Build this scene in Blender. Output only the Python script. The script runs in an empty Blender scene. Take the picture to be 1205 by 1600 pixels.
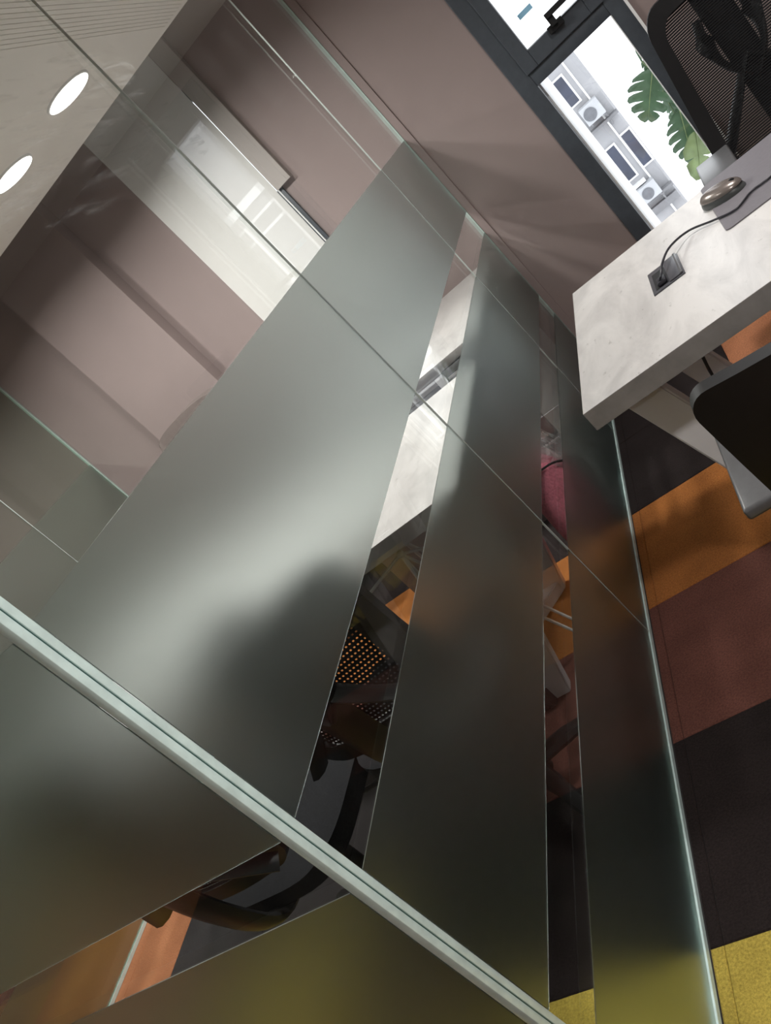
import bpy, bmesh, math, random
from mathutils import Vector, Matrix

random.seed(7)
S = bpy.context.scene
COL = S.collection
PI = math.pi

# ------------------------------------------------------------------ camera
CAMZ = 1.4
cam_d = bpy.data.cameras.new('camera')
cam = bpy.data.objects.new('camera', cam_d)
COL.objects.link(cam)
RX = (0.7063840674, 0.1468315478, -0.6924319792)
RY = (-0.5329004125, -0.5335379209, -0.6567757892)
RZ = (-0.4658741243, 0.8329332407, -0.2986360943)
m = Matrix(((RX[0], -RY[0], -RZ[0], 0.7329),
            (RX[1], -RY[1], -RZ[1], 0.0),
            (RX[2], -RY[2], -RZ[2], CAMZ),
            (0, 0, 0, 1)))
cam.matrix_world = m
cam_d.sensor_fit = 'AUTO'
cam_d.sensor_width = 36.0
cam_d.lens = 1315.54 * 36.0 / 1600.0
cam_d.clip_start = 0.02
cam_d.clip_end = 200
S.camera = cam

# ------------------------------------------------------------------ world (overcast sky) and exposure
w = bpy.data.worlds.new('overcast_sky')
S.world = w
w.use_nodes = True
w.node_tree.nodes['Background'].inputs[0].default_value = (0.93, 0.96, 1.0, 1)
w.node_tree.nodes['Background'].inputs[1].default_value = 2.4
S.view_settings.view_transform = 'Standard'
S.view_settings.look = 'None'
S.view_settings.exposure = 0.0
S.view_settings.gamma = 1.0
S.view_settings.use_curve_mapping = False
S.cycles.use_denoising = True
S.cycles.max_bounces = 14
S.cycles.transparent_max_bounces = 24
S.cycles.transmission_bounces = 12
S.cycles.sample_clamp_indirect = 4.0
LAMP_W = 15.5

# ------------------------------------------------------------------ materials
def nodes(name):
    mt = bpy.data.materials.new(name)
    mt.use_nodes = True
    nt = mt.node_tree
    nt.nodes.clear()
    out = nt.nodes.new('ShaderNodeOutputMaterial')
    return mt, nt, out

def N(nt, kind, **kw):
    n = nt.nodes.new(kind)
    for k, v in kw.items():
        if k.startswith('i_'):
            key = k[2:]
            key = int(key) if key.isdigit() else key.replace('_', ' ')
            n.inputs[key].default_value = v
        else:
            setattr(n, k, v)
    return n

def pbr(name, col, rough=0.5, metal=0.0, noise=None, bump=None, spec=0.5, coat=0.0, trans=0.0):
    """noise = (scale, amount, detail): colour mottling; bump = (scale, strength, distance)"""
    mt, nt, out = nodes(name)
    b = N(nt, 'ShaderNodeBsdfPrincipled')
    b.inputs['Base Color'].default_value = (*col, 1)
    b.inputs['Roughness'].default_value = rough
    b.inputs['Metallic'].default_value = metal
    b.inputs['Specular IOR Level'].default_value = spec
    b.inputs['Coat Weight'].default_value = coat
    b.inputs['Transmission Weight'].default_value = trans
    nt.links.new(b.outputs[0], out.inputs[0])
    tc = N(nt, 'ShaderNodeTexCoord')
    if noise:
        sc, am, de = noise
        nz = N(nt, 'ShaderNodeTexNoise', i_Scale=sc, i_Detail=de, i_Roughness=0.6)
        nt.links.new(tc.outputs['Object'], nz.inputs['Vector'])
        mr = N(nt, 'ShaderNodeMapRange')
        mr.inputs[1].default_value = 0.3; mr.inputs[2].default_value = 0.7
        mr.inputs[3].default_value = 1 - am; mr.inputs[4].default_value = 1 + am
        nt.links.new(nz.outputs['Fac'], mr.inputs[0])
        mx = N(nt, 'ShaderNodeVectorMath', operation='SCALE')
        mx.inputs[0].default_value = col
        nt.links.new(mr.outputs[0], mx.inputs['Scale'])
        nt.links.new(mx.outputs[0], b.inputs['Base Color'])
    if bump:
        sc, st, di = bump
        nz = N(nt, 'ShaderNodeTexNoise', i_Scale=sc, i_Detail=4.0)
        nt.links.new(tc.outputs['Object'], nz.inputs['Vector'])
        bp = N(nt, 'ShaderNodeBump', i_Strength=st, i_Distance=di)
        nt.links.new(nz.outputs['Fac'], bp.inputs['Height'])
        nt.links.new(bp.outputs[0], b.inputs['Normal'])
    return mt

def carpet(name, col):
    mt, nt, out = nodes(name)
    b = N(nt, 'ShaderNodeBsdfPrincipled', i_Roughness=0.95)
    b.inputs['Specular IOR Level'].default_value = 0.1
    b.inputs['Sheen Weight'].default_value = 0.02
    nt.links.new(b.outputs[0], out.inputs[0])
    g = N(nt, 'ShaderNodeNewGeometry')
    nz = N(nt, 'ShaderNodeTexNoise', i_Scale=190.0, i_Detail=4.0, i_Roughness=0.8)
    big = N(nt, 'ShaderNodeTexNoise', i_Scale=7.0, i_Detail=2.0)
    nt.links.new(g.outputs['Position'], nz.inputs['Vector'])
    nt.links.new(g.outputs['Position'], big.inputs['Vector'])
    mr = N(nt, 'ShaderNodeMapRange')
    mr.inputs[1].default_value = 0.3; mr.inputs[2].default_value = 0.7
    mr.inputs[3].default_value = 0.58; mr.inputs[4].default_value = 1.42
    nt.links.new(nz.outputs['Fac'], mr.inputs[0])
    mr2 = N(nt, 'ShaderNodeMapRange')
    mr2.inputs[1].default_value = 0.3; mr2.inputs[2].default_value = 0.7
    mr2.inputs[3].default_value = 0.85; mr2.inputs[4].default_value = 1.15
    nt.links.new(big.outputs['Fac'], mr2.inputs[0])
    mu = N(nt, 'ShaderNodeMath', operation='MULTIPLY')
    nt.links.new(mr.outputs[0], mu.inputs[0]); nt.links.new(mr2.outputs[0], mu.inputs[1])
    sc = N(nt, 'ShaderNodeVectorMath', operation='SCALE')
    sc.inputs[0].default_value = col
    nt.links.new(mu.outputs[0], sc.inputs['Scale'])
    nt.links.new(sc.outputs[0], b.inputs['Base Color'])
    bp = N(nt, 'ShaderNodeBump', i_Strength=0.6, i_Distance=0.004)
    nt.links.new(nz.outputs['Fac'], bp.inputs['Height'])
    nt.links.new(bp.outputs[0], b.inputs['Normal'])
    return mt

def marble(name, base, dark):
    mt, nt, out = nodes(name)
    b = N(nt, 'ShaderNodeBsdfPrincipled', i_Roughness=0.3)
    nt.links.new(b.outputs[0], out.inputs[0])
    tc = N(nt, 'ShaderNodeTexCoord')
    n1 = N(nt, 'ShaderNodeTexNoise', i_Scale=9.0, i_Detail=8.0, i_Roughness=0.65, i_Distortion=0.6)
    n2 = N(nt, 'ShaderNodeTexNoise', i_Scale=60.0, i_Detail=4.0, i_Roughness=0.6)
    mp = N(nt, 'ShaderNodeMapping')
    mp.inputs['Scale'].default_value = (1.0, 0.45, 1.0)
    mp.inputs['Rotation'].default_value = (0, 0, 0.6)
    nt.links.new(tc.outputs['Object'], mp.inputs[0])
    nt.links.new(mp.outputs[0], n1.inputs['Vector']); nt.links.new(mp.outputs[0], n2.inputs['Vector'])
    r1 = N(nt, 'ShaderNodeValToRGB')
    r1.color_ramp.elements[0].position = 0.36; r1.color_ramp.elements[0].color = (*dark, 1)
    r1.color_ramp.elements[1].position = 0.62; r1.color_ramp.elements[1].color = (*base, 1)
    nt.links.new(n1.outputs['Fac'], r1.inputs[0])
    r2 = N(nt, 'ShaderNodeValToRGB')
    r2.color_ramp.elements[0].position = 0.24; r2.color_ramp.elements[0].color = (0.45, 0.44, 0.43, 1)
    r2.color_ramp.elements[1].position = 0.36; r2.color_ramp.elements[1].color = (1, 1, 1, 1)
    nt.links.new(n2.outputs['Fac'], r2.inputs[0])
    mx = N(nt, 'ShaderNodeMix', data_type='RGBA', blend_type='MULTIPLY')
    mx.inputs['Factor'].default_value = 0.7
    nt.links.new(r1.outputs[0], mx.inputs[6]); nt.links.new(r2.outputs[0], mx.inputs[7])
    nt.links.new(mx.outputs[2], b.inputs['Base Color'])
    bp = N(nt, 'ShaderNodeBump', i_Strength=0.15, i_Distance=0.002)
    nt.links.new(n2.outputs['Fac'], bp.inputs['Height'])
    nt.links.new(bp.outputs[0], b.inputs['Normal'])
    return mt

def clear_glass(name, tint, smudge=0.0, dark=1.0):
    """a face of a clear pane: straight-through transmission plus Fresnel reflection, light smudges"""
    mt, nt, out = nodes(name)
    t = N(nt, 'ShaderNodeBsdfTransparent'); t.inputs[0].default_value = (*tint, 1)
    g = N(nt, 'ShaderNodeBsdfGlossy'); g.inputs['Roughness'].default_value = 0.015
    geo = N(nt, 'ShaderNodeNewGeometry')
    ior = N(nt, 'ShaderNodeMapRange')
    ior.inputs[3].default_value = 1.5; ior.inputs[4].default_value = 1 / 1.5
    nt.links.new(geo.outputs['Backfacing'], ior.inputs[0])
    f = N(nt, 'ShaderNodeFresnel')
    nt.links.new(ior.outputs[0], f.inputs['IOR'])
    mx = N(nt, 'ShaderNodeMixShader')
    nt.links.new(f.outputs[0], mx.inputs[0])
    nt.links.new(t.outputs[0], mx.inputs[1]); nt.links.new(g.outputs[0], mx.inputs[2])
    last = mx
    if smudge:
        nz = N(nt, 'ShaderNodeTexNoise', i_Scale=5.0, i_Detail=6.0, i_Roughness=0.7)
        mp = N(nt, 'ShaderNodeMapping'); mp.inputs['Scale'].default_value = (1, 1.6, 0.5)
        nt.links.new(geo.outputs['Position'], mp.inputs[0]); nt.links.new(mp.outputs[0], nz.inputs['Vector'])
        mr = N(nt, 'ShaderNodeMapRange')
        mr.inputs[1].default_value = 0.45; mr.inputs[2].default_value = 0.8
        mr.inputs[3].default_value = 0.0; mr.inputs[4].default_value = smudge
        nt.links.new(nz.outputs['Fac'], mr.inputs[0])
        sm = N(nt, 'ShaderNodeBsdfTranslucent'); sm.inputs[0].default_value = (0.8, 0.82, 0.8, 1)
        m2 = N(nt, 'ShaderNodeMixShader')
        nt.links.new(mr.outputs[0], m2.inputs[0])
        nt.links.new(mx.outputs[0], m2.inputs[1]); nt.links.new(sm.outputs[0], m2.inputs[2])
        last = m2
    nt.links.new(last.outputs[0], out.inputs[0])
    return mt

def frosted(name, col, rough):
    mt, nt, out = nodes(name)
    b = N(nt, 'ShaderNodeBsdfGlass', distribution='BECKMANN', i_Roughness=rough, i_IOR=1.45)
    b.inputs['Color'].default_value = (*col, 1)
    d = N(nt, 'ShaderNodeBsdfDiffuse'); d.inputs[0].default_value = (0.56, 0.72, 0.68, 1)
    mx = N(nt, 'ShaderNodeMixShader'); mx.inputs[0].default_value = FROST_DIFF
    nt.links.new(b.outputs[0], mx.inputs[1]); nt.links.new(d.outputs[0], mx.inputs[2])
    nt.links.new(mx.outputs[0], out.inputs[0])
    return mt
FROST_DIFF = 0.012

def smear(name):
    """greasy wipe marks: mostly clear, streaks of a rough film that scatter strong lamps"""
    mt, nt, out = nodes(name)
    g = N(nt, 'ShaderNodeBsdfGlass', distribution='BECKMANN', i_Roughness=0.40, i_IOR=1.45)
    t = N(nt, 'ShaderNodeBsdfTransparent')
    geo = N(nt, 'ShaderNodeNewGeometry')
    mp = N(nt, 'ShaderNodeMapping'); mp.inputs['Rotation'].default_value = (-0.35, 0, 0); mp.inputs['Scale'].default_value = (1, 1.6, 16.0)
    nz = N(nt, 'ShaderNodeTexNoise', i_Scale=3.0, i_Detail=7.0, i_Roughness=0.65)
    nt.links.new(geo.outputs['Position'], mp.inputs[0]); nt.links.new(mp.outputs[0], nz.inputs['Vector'])
    mr = N(nt, 'ShaderNodeMapRange')
    mr.inputs[1].default_value = 0.53; mr.inputs[2].default_value = 0.75
    mr.inputs[3].default_value = 0.0; mr.inputs[4].default_value = 0.14
    nt.links.new(nz.outputs['Fac'], mr.inputs[0])
    mx = N(nt, 'ShaderNodeMixShader')
    nt.links.new(mr.outputs[0], mx.inputs[0]); nt.links.new(t.outputs[0], mx.inputs[1]); nt.links.new(g.outputs[0], mx.inputs[2])
    nt.links.new(mx.outputs[0], out.inputs[0])
    return mt

def mesh_fabric(name, pitch_a, pitch_b, open_a, open_b, col=(0.012, 0.012, 0.013)):
    """woven net: rows of holes cut by a fine lattice, in the chair's own coordinates (u = x, v = z)"""
    mt, nt, out = nodes(name)
    tc = N(nt, 'ShaderNodeTexCoord')
    sp = N(nt, 'ShaderNodeSeparateXYZ')
    nt.links.new(tc.outputs['UV'], sp.inputs[0])
    def row(sock, pitch, op):
        a = N(nt, 'ShaderNodeMath', operation='DIVIDE'); a.inputs[1].default_value = pitch
        nt.links.new(sock, a.inputs[0])
        fr = N(nt, 'ShaderNodeMath', operation='FRACT'); nt.links.new(a.outputs[0], fr.inputs[0])
        lt = N(nt, 'ShaderNodeMath', operation='LESS_THAN'); lt.inputs[1].default_value = op
        nt.links.new(fr.outputs[0], lt.inputs[0])
        return lt.outputs[0]
    h = N(nt, 'ShaderNodeMath', operation='MULTIPLY')
    nt.links.new(row(sp.outputs[0], pitch_a, open_a), h.inputs[0])
    nt.links.new(row(sp.outputs[1], pitch_b, open_b), h.inputs[1])
    b = N(nt, 'ShaderNodeBsdfPrincipled', i_Roughness=0.7)
    b.inputs['Specular IOR Level'].default_value = 0.1
    b.inputs['Base Color'].default_value = (*col, 1)
    t = N(nt, 'ShaderNodeBsdfTransparent')
    mx = N(nt, 'ShaderNodeMixShader')
    nt.links.new(h.outputs[0], mx.inputs[0])
    nt.links.new(b.outputs[0], mx.inputs[1]); nt.links.new(t.outputs[0], mx.inputs[2])
    nt.links.new(mx.outputs[0], out.inputs[0])
    return mt

def emit(name, col, st):
    mt, nt, out = nodes(name)
    e = N(nt, 'ShaderNodeEmission', i_Strength=st); e.inputs[0].default_value = (*col, 1)
    nt.links.new(e.outputs[0], out.inputs[0])
    return mt

M = {}
M['wall'] = pbr('taupe_wall_paint', (0.285, 0.224, 0.216), 0.75, noise=(3, 0.03, 3), bump=(60, 0.05, 0.002))
M['ceiling'] = pbr('warm_grey_ceiling', (0.74, 0.71, 0.66), 0.8, noise=(2, 0.03, 2))
M['plain'] = pbr('pale_wall', (0.42, 0.38, 0.36), 0.8, noise=(2, 0.03, 2))
M['slab'] = pbr('floor_screed', (0.05, 0.045, 0.045), 0.9, noise=(10, 0.2, 3))
M['pane'] = clear_glass('clear_partition_glass', (0.962, 0.978, 0.970), 0.008)
M['pane_far'] = clear_glass('tinted_partition_glass', (0.86, 0.92, 0.88), 0.012)
M['window_glass'] = clear_glass('window_glass', (0.985, 0.99, 0.99))
M['frost'] = frosted('frosted_privacy_film', (0.915, 0.955, 0.948), 0.36)
M['smear'] = smear('greasy_wipe_marks')
M['edge'] = pbr('polished_glass_edge', (0.76, 0.95, 0.93), 0.25, noise=(25, 0.12, 4), coat=0.5)
M['edge_dim'] = pbr('pale_wall_seal', (0.47, 0.56, 0.53), 0.3, noise=(25, 0.1, 3))
M['edge_dark'] = pbr('glass_edge_gap', (0.04, 0.12, 0.11), 0.3)
M['seal'] = pbr('silicone_seal', (0.46, 0.50, 0.485), 0.4, noise=(40, 0.1, 2))
M['marble'] = marble('grey_marble_laminate', (0.62, 0.60, 0.59), (0.47, 0.455, 0.45))
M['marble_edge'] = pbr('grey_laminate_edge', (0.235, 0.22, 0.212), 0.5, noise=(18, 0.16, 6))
M['white_metal'] = pbr('white_powder_coated_steel', (0.70, 0.69, 0.72), 0.38, noise=(30, 0.02, 2))
M['cab_grey'] = pbr('grey_cabinet_front', (0.24, 0.24, 0.245), 0.4, noise=(14, 0.12, 4))
M['cab_light'] = pbr('cabinet_reflection_and_pulls', (0.62, 0.61, 0.63), 0.35, noise=(14, 0.03, 2))
M['frame'] = pbr('dark_blue_grey_aluminium', (0.055, 0.064, 0.078), 0.42, noise=(40, 0.1, 2))
M['white'] = pbr('white_paint', (0.82, 0.82, 0.82), 0.6, noise=(5, 0.02, 2))
M['black'] = pbr('black_plastic', (0.010, 0.010, 0.011), 0.45, spec=0.35, bump=(300, 0.05, 0.001), noise=(60, 0.1, 2))
M['black_soft'] = pbr('black_fabric', (0.010, 0.010, 0.012), 0.85, spec=0.15, noise=(200, 0.4, 2), bump=(260, 0.3, 0.002))
M['pad'] = pbr('dark_grey_polyurethane', (0.10, 0.10, 0.105), 0.28, noise=(90, 0.06, 2))
M['chrome'] = pbr('chrome', (0.75, 0.75, 0.76), 0.15, 1.0)
M['rod'] = pbr('bright_steel_rod', (0.88, 0.88, 0.89), 0.25, 0.2)
M['net'] = mesh_fabric('black_chair_net', 0.009, 0.0072, 0.97, 0.34)
M['net_dots'] = mesh_fabric('black_perforated_net', 0.0095, 0.012, 0.42, 0.30)
M['net_dense'] = mesh_fabric('dense_black_net', 0.009, 0.011, 0.30, 0.20)
M['mat'] = pbr('grey_desk_mat', (0.14, 0.13, 0.145), 0.5, noise=(120, 0.06, 2))
M['box'] = pbr('charcoal_cable_box', (0.065, 0.065, 0.075), 0.35, noise=(60, 0.08, 2))
M['cable'] = pbr('black_cable_rubber', (0.016, 0.015, 0.022), 0.45)
M['mouse_top'] = pbr('bronze_grey_mouse_shell', (0.24, 0.205, 0.19), 0.25, 0.55)
M['mouse_low'] = pbr('mouse_underside', (0.06, 0.065, 0.065), 0.4)
M['pink'] = pbr('pink_fabric', (0.60, 0.16, 0.22), 0.8, noise=(120, 0.3, 2), bump=(150, 0.4, 0.003))
M['plastic'] = clear_glass('crinkled_clear_plastic', (0.92, 0.92, 0.92), 0.9)
M['taupe_soft'] = pbr('taupe_upholstery', (0.14, 0.112, 0.104), 0.7, noise=(60, 0.08, 2))
M['leaf'] = pbr('monstera_leaf', (0.05, 0.105, 0.05), 0.42, noise=(9, 0.25, 3))
M['leaf_pale'] = pbr('pale_banded_leaf', (0.16, 0.22, 0.09), 0.45, noise=(9, 0.35, 2))
M['facade'] = pbr('weathered_white_facade', (0.335, 0.335, 0.35), 0.85, noise=(0.9, 0.12, 5))
M['pale_render'] = pbr('pale_grey_render', (0.27, 0.27, 0.285), 0.85, noise=(0.9, 0.08, 4))
M['ext_dark'] = pbr('dark_window_pane', (0.035, 0.042, 0.07), 0.35, noise=(1.5, 0.3, 2))
M['ext_mid'] = pbr('mid_grey_window_pane', (0.13, 0.135, 0.15), 0.4, noise=(1.5, 0.1, 2))
M['ext_grey'] = pbr('grey_concrete_ledge', (0.20, 0.20, 0.21), 0.85, noise=(1.2, 0.3, 4))
M['ac'] = pbr('white_air_conditioner_case', (0.42, 0.43, 0.45), 0.5, noise=(3, 0.05, 2))
M['ac_grille'] = pbr('grey_fan_grille', (0.13, 0.135, 0.15), 0.5, noise=(6, 0.15, 2))
M['blue'] = pbr('pale_blue_sticker', (0.30, 0.58, 0.80), 0.5)
M['lamp'] = emit('lamp_diffuser_light', (1, 0.97, 0.92), 9.0)
M['soil'] = pbr('planter_concrete', (0.3, 0.29, 0.28), 0.9, noise=(5, 0.2, 3))

# blind: diffuse and translucent cloth
mt, nt, out = nodes('white_roller_blind_cloth')
d = N(nt, 'ShaderNodeBsdfDiffuse'); d.inputs[0].default_value = (0.73, 0.72, 0.70, 1)
t = N(nt, 'ShaderNodeBsdfTranslucent'); t.inputs[0].default_value = (0.80, 0.79, 0.77, 1)
mx = N(nt, 'ShaderNodeMixShader'); mx.inputs[0].default_value = 0.075
tc = N(nt, 'ShaderNodeTexCoord')
wv = N(nt, 'ShaderNodeTexNoise', i_Scale=450.0, i_Detail=1.0)
bp = N(nt, 'ShaderNodeBump', i_Strength=0.2, i_Distance=0.001)
nt.links.new(tc.outputs['Object'], wv.inputs['Vector']); nt.links.new(wv.outputs['Fac'], bp.inputs['Height'])
nt.links.new(bp.outputs[0], d.inputs['Normal'])
nt.links.new(d.outputs[0], mx.inputs[1]); nt.links.new(t.outputs[0], mx.inputs[2]); nt.links.new(mx.outputs[0], out.inputs[0])
M['blind'] = mt

TILE = {k: carpet('carpet_' + k, c) for k, c in dict(
    yellow=(0.50, 0.375, 0.075), black=(0.024, 0.0175, 0.017), redbrown=(0.150, 0.060, 0.046),
    orange=(0.37, 0.135, 0.036), salmon=(0.46, 0.185, 0.092), grey=(0.052, 0.047, 0.048)).items()}

# ------------------------------------------------------------------ mesh helpers
def box(bm, x0, x1, y0, y1, z0, z1, bev=0.0, mtx=None, seg=2):
    x0, x1 = min(x0, x1), max(x0, x1); y0, y1 = min(y0, y1), max(y0, y1); z0, z1 = min(z0, z1), max(z0, z1)
    r = bmesh.ops.create_cube(bm, size=1.0)
    vs = r['verts']
    for v in vs:
        v.co = Vector(((x0 + x1) / 2 + v.co.x * (x1 - x0), (y0 + y1) / 2 + v.co.y * (y1 - y0), (z0 + z1) / 2 + v.co.z * (z1 - z0)))
    if bev:
        es = list({e for v in vs for e in v.link_edges})
        r2 = bmesh.ops.bevel(bm, geom=es, offset=bev, segments=seg, profile=0.5, affect='EDGES')
        vs = list({v for f in r2['faces'] for v in f.verts} | {v for v in vs if v.is_valid})
    if mtx is not None:
        for v in vs:
            v.co = mtx @ v.co
    return vs

def catmull(pts, n=8):
    pts = [Vector(p) for p in pts]
    if len(pts) < 3:
        return pts
    out = []
    for i in range(len(pts) - 1):
        p0 = pts[max(i - 1, 0)]; p1 = pts[i]; p2 = pts[i + 1]; p3 = pts[min(i + 2, len(pts) - 1)]
        for k in range(n):
            t = k / n
            out.append(0.5 * ((2 * p1) + (p2 - p0) * t + (2 * p0 - 5 * p1 + 4 * p2 - p3) * t * t + (3 * p1 - p0 - 3 * p2 + p3) * t ** 3))
    out.append(pts[-1])
    return out

def tube(bm, pts, r, seg=8, closed=False):
    """round tube along pts; r a number or a list; elliptical if r is (a, b)"""
    pts = [Vector(p) for p in pts]
    n = len(pts)
    rings = []
    up = Vector((0, 0, 1))
    for i, p in enumerate(pts):
        if closed:
            t = (pts[(i + 1) % n] - pts[i - 1]).normalized()
        else:
            t = (pts[min(i + 1, n - 1)] - pts[max(i - 1, 0)]).normalized()
        a = t.cross(up)
        if a.length < 1e-3:
            a = t.cross(Vector((0, 1, 0)))
        a.normalize(); b = t.cross(a).normalized()
        rr = r[i] if isinstance(r, list) else r
        ra, rb = rr if isinstance(rr, tuple) else (rr, rr)
        rings.append([bm.verts.new(p + a * ra * math.cos(2 * PI * k / seg) + b * rb * math.sin(2 * PI * k / seg)) for k in range(seg)])
    last = n if closed else n - 1
    for i in range(last):
        A, B = rings[i], rings[(i + 1) % n]
        for k in range(seg):
            bm.faces.new((A[k], A[(k + 1) % seg], B[(k + 1) % seg], B[k]))
    if not closed:
        bm.faces.new(rings[0][::-1]); bm.faces.new(rings[-1])

def cyl(bm, c, r, h, seg=20, r2=None, axis='z'):
    mt = {'z': Matrix.Identity(4), 'x': Matrix.Rotation(PI / 2, 4, 'Y'), 'y': Matrix.Rotation(-PI / 2, 4, 'X')}[axis]
    bmesh.ops.create_cone(bm, cap_ends=True, segments=seg, radius1=r, radius2=r if r2 is None else r2, depth=h,
                          matrix=Matrix.Translation(c) @ mt)

def ball(bm, c, r, sc=(1, 1, 1), u=12, v=8):
    bmesh.ops.create_uvsphere(bm, u_segments=u, v_segments=v, radius=r,
                              matrix=Matrix.Translation(c) @ Matrix.Diagonal((*sc, 1)))

def prism(bm, poly, axis, a, b, bev=0.0):
    """extrude a 2-D polygon; axis = the extrusion axis ('x','y','z')"""
    def mk(p, t):
        if axis == 'x': return Vector((t, p[0], p[1]))
        if axis == 'y': return Vector((p[0], t, p[1]))
        return Vector((p[0], p[1], t))
    A = [bm.verts.new(mk(p, a)) for p in poly]; B = [bm.verts.new(mk(p, b)) for p in poly]
    n = len(poly)
    fs = [bm.faces.new(A[::-1]), bm.faces.new(B)]
    for i in range(n):
        fs.append(bm.faces.new((A[i], A[(i + 1) % n], B[(i + 1) % n], B[i])))
    if bev:
        es = list({e for f in fs for e in f.edges})
        bmesh.ops.bevel(bm, geom=es, offset=bev, segments=2, profile=0.5, affect='EDGES')

def obj(name, bm, mat, parent=None, smooth=False, local=True):
    bmesh.ops.recalc_face_normals(bm, faces=bm.faces)
    me = bpy.data.meshes.new(name)
    bm.to_mesh(me); bm.free()
    if smooth:
        me.shade_smooth()
        me.set_sharp_from_angle(angle=math.radians(40))
    me.materials.append(mat)
    o = bpy.data.objects.new(name, me)
    COL.objects.link(o)
    if parent is not None:
        o.parent = parent
    return o

def bbox_obj(name, dims, mat, parent=None, bev=0.0):
    bm = bmesh.new()
    box(bm, *dims, bev=bev)
    return obj(name, bm, mat, parent, smooth=bev > 0)

def thing(name, label, cat, loc=(0, 0, 0), rotz=0.0, group=None):
    o = bpy.data.objects.new(name, None)
    o.empty_display_size = 0.1
    COL.objects.link(o)
    o.location = loc; o.rotation_euler = (0, 0, rotz)
    o['label'] = label; o['category'] = cat
    if group: o['group'] = group
    return o

def tag(o, label, cat, group=None):
    o['label'] = label; o['category'] = cat
    if group: o['group'] = group
    return o

def struct(name, bm, mat, parent=None):
    o = obj(name, bm, mat, parent)
    if parent is None:
        o['kind'] = 'structure'
    return o

def copy_tree(o, parent=None):
    c = o.copy(); COL.objects.link(c)
    if parent is not None:
        c.parent = parent
    for ch in list(o.children):
        copy_tree(ch, c)
    return c

# ------------------------------------------------------------------ room shell
YW = 3.651          # far wall face
CZ = 2.15           # suspended ceiling
YE = 3.199          # its far edge: it stops short of the wall over the glazed room, leaving a dark blind pocket
TOP = 2.62
X0, X1, Y0 = -4.9, 2.6, -2.4

# window openings in the far wall: ours and the one behind the blind
WX0, WX1, WZ0, WZ1 = 0.448, 0.912, 0.12, 2.08
BX0, BX1, BZ0, BZ1 = -1.000, -0.528, 0.75, 2.10
WT = 0.26
bm = bmesh.new()
def wall_slab(x0, x1, z0, z1): box(bm, x0, x1, YW, YW + WT, z0, z1)
wall_slab(X0, BX0, 0, TOP); wall_slab(BX1, WX0, 0, TOP); wall_slab(WX1, X1, 0, TOP)
wall_slab(BX0, BX1, 0, BZ0); wall_slab(BX0, BX1, BZ1, TOP)
wall_slab(WX0, WX1, 0, WZ0); wall_slab(WX0, WX1, WZ1, TOP)
struct('wall_north', bm, M['wall'])
bm = bmesh.new(); box(bm, X1, X1 + 0.12, Y0, YW, 0, CZ + 0.1); struct('wall_east', bm, M['plain'])
bm = bmesh.new(); box(bm, X0 - 0.12, X0, Y0, YW, 0, CZ + 0.1); struct('wall_west', bm, M['plain'])
bm = bmesh.new(); box(bm, X0 - 0.12, X1 + 0.12, Y0 - 0.12, Y0, 0, CZ + 0.1); struct('wall_south', bm, M['plain'])
bm = bmesh.new()
box(bm, X0, X1, Y0, YE, CZ, CZ + 0.1)
box(bm, X0, -2.335, YE, YW, CZ, CZ + 0.1); box(bm, -0.02, X1, YE, YW, CZ, CZ + 0.1)
struct('ceiling', bm, M['ceiling'])
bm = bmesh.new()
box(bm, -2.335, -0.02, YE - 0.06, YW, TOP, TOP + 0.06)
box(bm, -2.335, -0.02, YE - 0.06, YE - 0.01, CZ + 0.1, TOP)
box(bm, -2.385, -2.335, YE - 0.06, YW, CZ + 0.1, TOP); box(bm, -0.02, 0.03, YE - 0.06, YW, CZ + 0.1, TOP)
struct('trim_4', bm, M['frame'])  # unseen pocket lining, made dark to keep bounced light off the wall top
bm = bmesh.new(); box(bm, X0, X1, Y0, YW, -0.1, -0.008); floor = struct('floor', bm, M['slab'])
# projecting pier on the far wall, and the shallow casing beside the blind
bm = bmesh.new(); box(bm, -1.86, -1.372, YW - 0.085, YW, 0, TOP - 0.001); struct('trim_1', bm, M['wall'])
bm = bmesh.new(); box(bm, -0.523, -0.440, YW - 0.035, YW, 1.545, TOP - 0.001)
o = struct('trim_2', bm, M['plain'])
# narrow wall channel that holds the far edge of the long partition
bm = bmesh.new(); box(bm, 0.004, 0.036, YW - 0.006, YW, 0, CZ); struct('trim_3', bm, M['wall'])

# carpet tiles
TS = 0.495
COLS = [(-0.01 + TS * k) for k in range(-10, 6)]
ROWS = [(0.946 + TS * k) for k in range(-7, 7)]
known = {}
for c in (-1, 0):
    known.update({(c, -1): 'yellow', (c, 0): 'black', (c, 1): 'redbrown', (c, 2): 'orange', (c, 3): 'black', (c, 4): 'black', (c, 5): 'redbrown'})
known.update({(1, 4): 'salmon', (1, 3): 'black', (1, 2): 'orange', (1, 1): 'redbrown', (1, 0): 'black', (1, -1): 'yellow',
              (-2, -1): 'yellow', (-2, 0): 'black', (-3, 0): 'yellow', (-3, -1): 'yellow', (-2, 1): 'black', (-3, 1): 'grey', (-4, 1): 'grey', (-4, 0): 'grey',
              (-2, 2): 'black', (-2, 3): 'black', (-3, 2): 'redbrown', (-3, 3): 'orange', (-2, 4): 'black', (-3, 4): 'black', (-4, 3): 'black', (-4, 4): 'black',
              (-5, 1): 'salmon', (-5, 0): 'salmon', (-5, 2): 'black', (-6, 1): 'orange', (-6, 0): 'redbrown', (-7, 1): 'redbrown', (-7, 0): 'black', (-3, -1): 'orange', (-4, -1): 'redbrown', (-4, 2): 'black', (-5, 3): 'black'})
tile_meshes = {}
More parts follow.
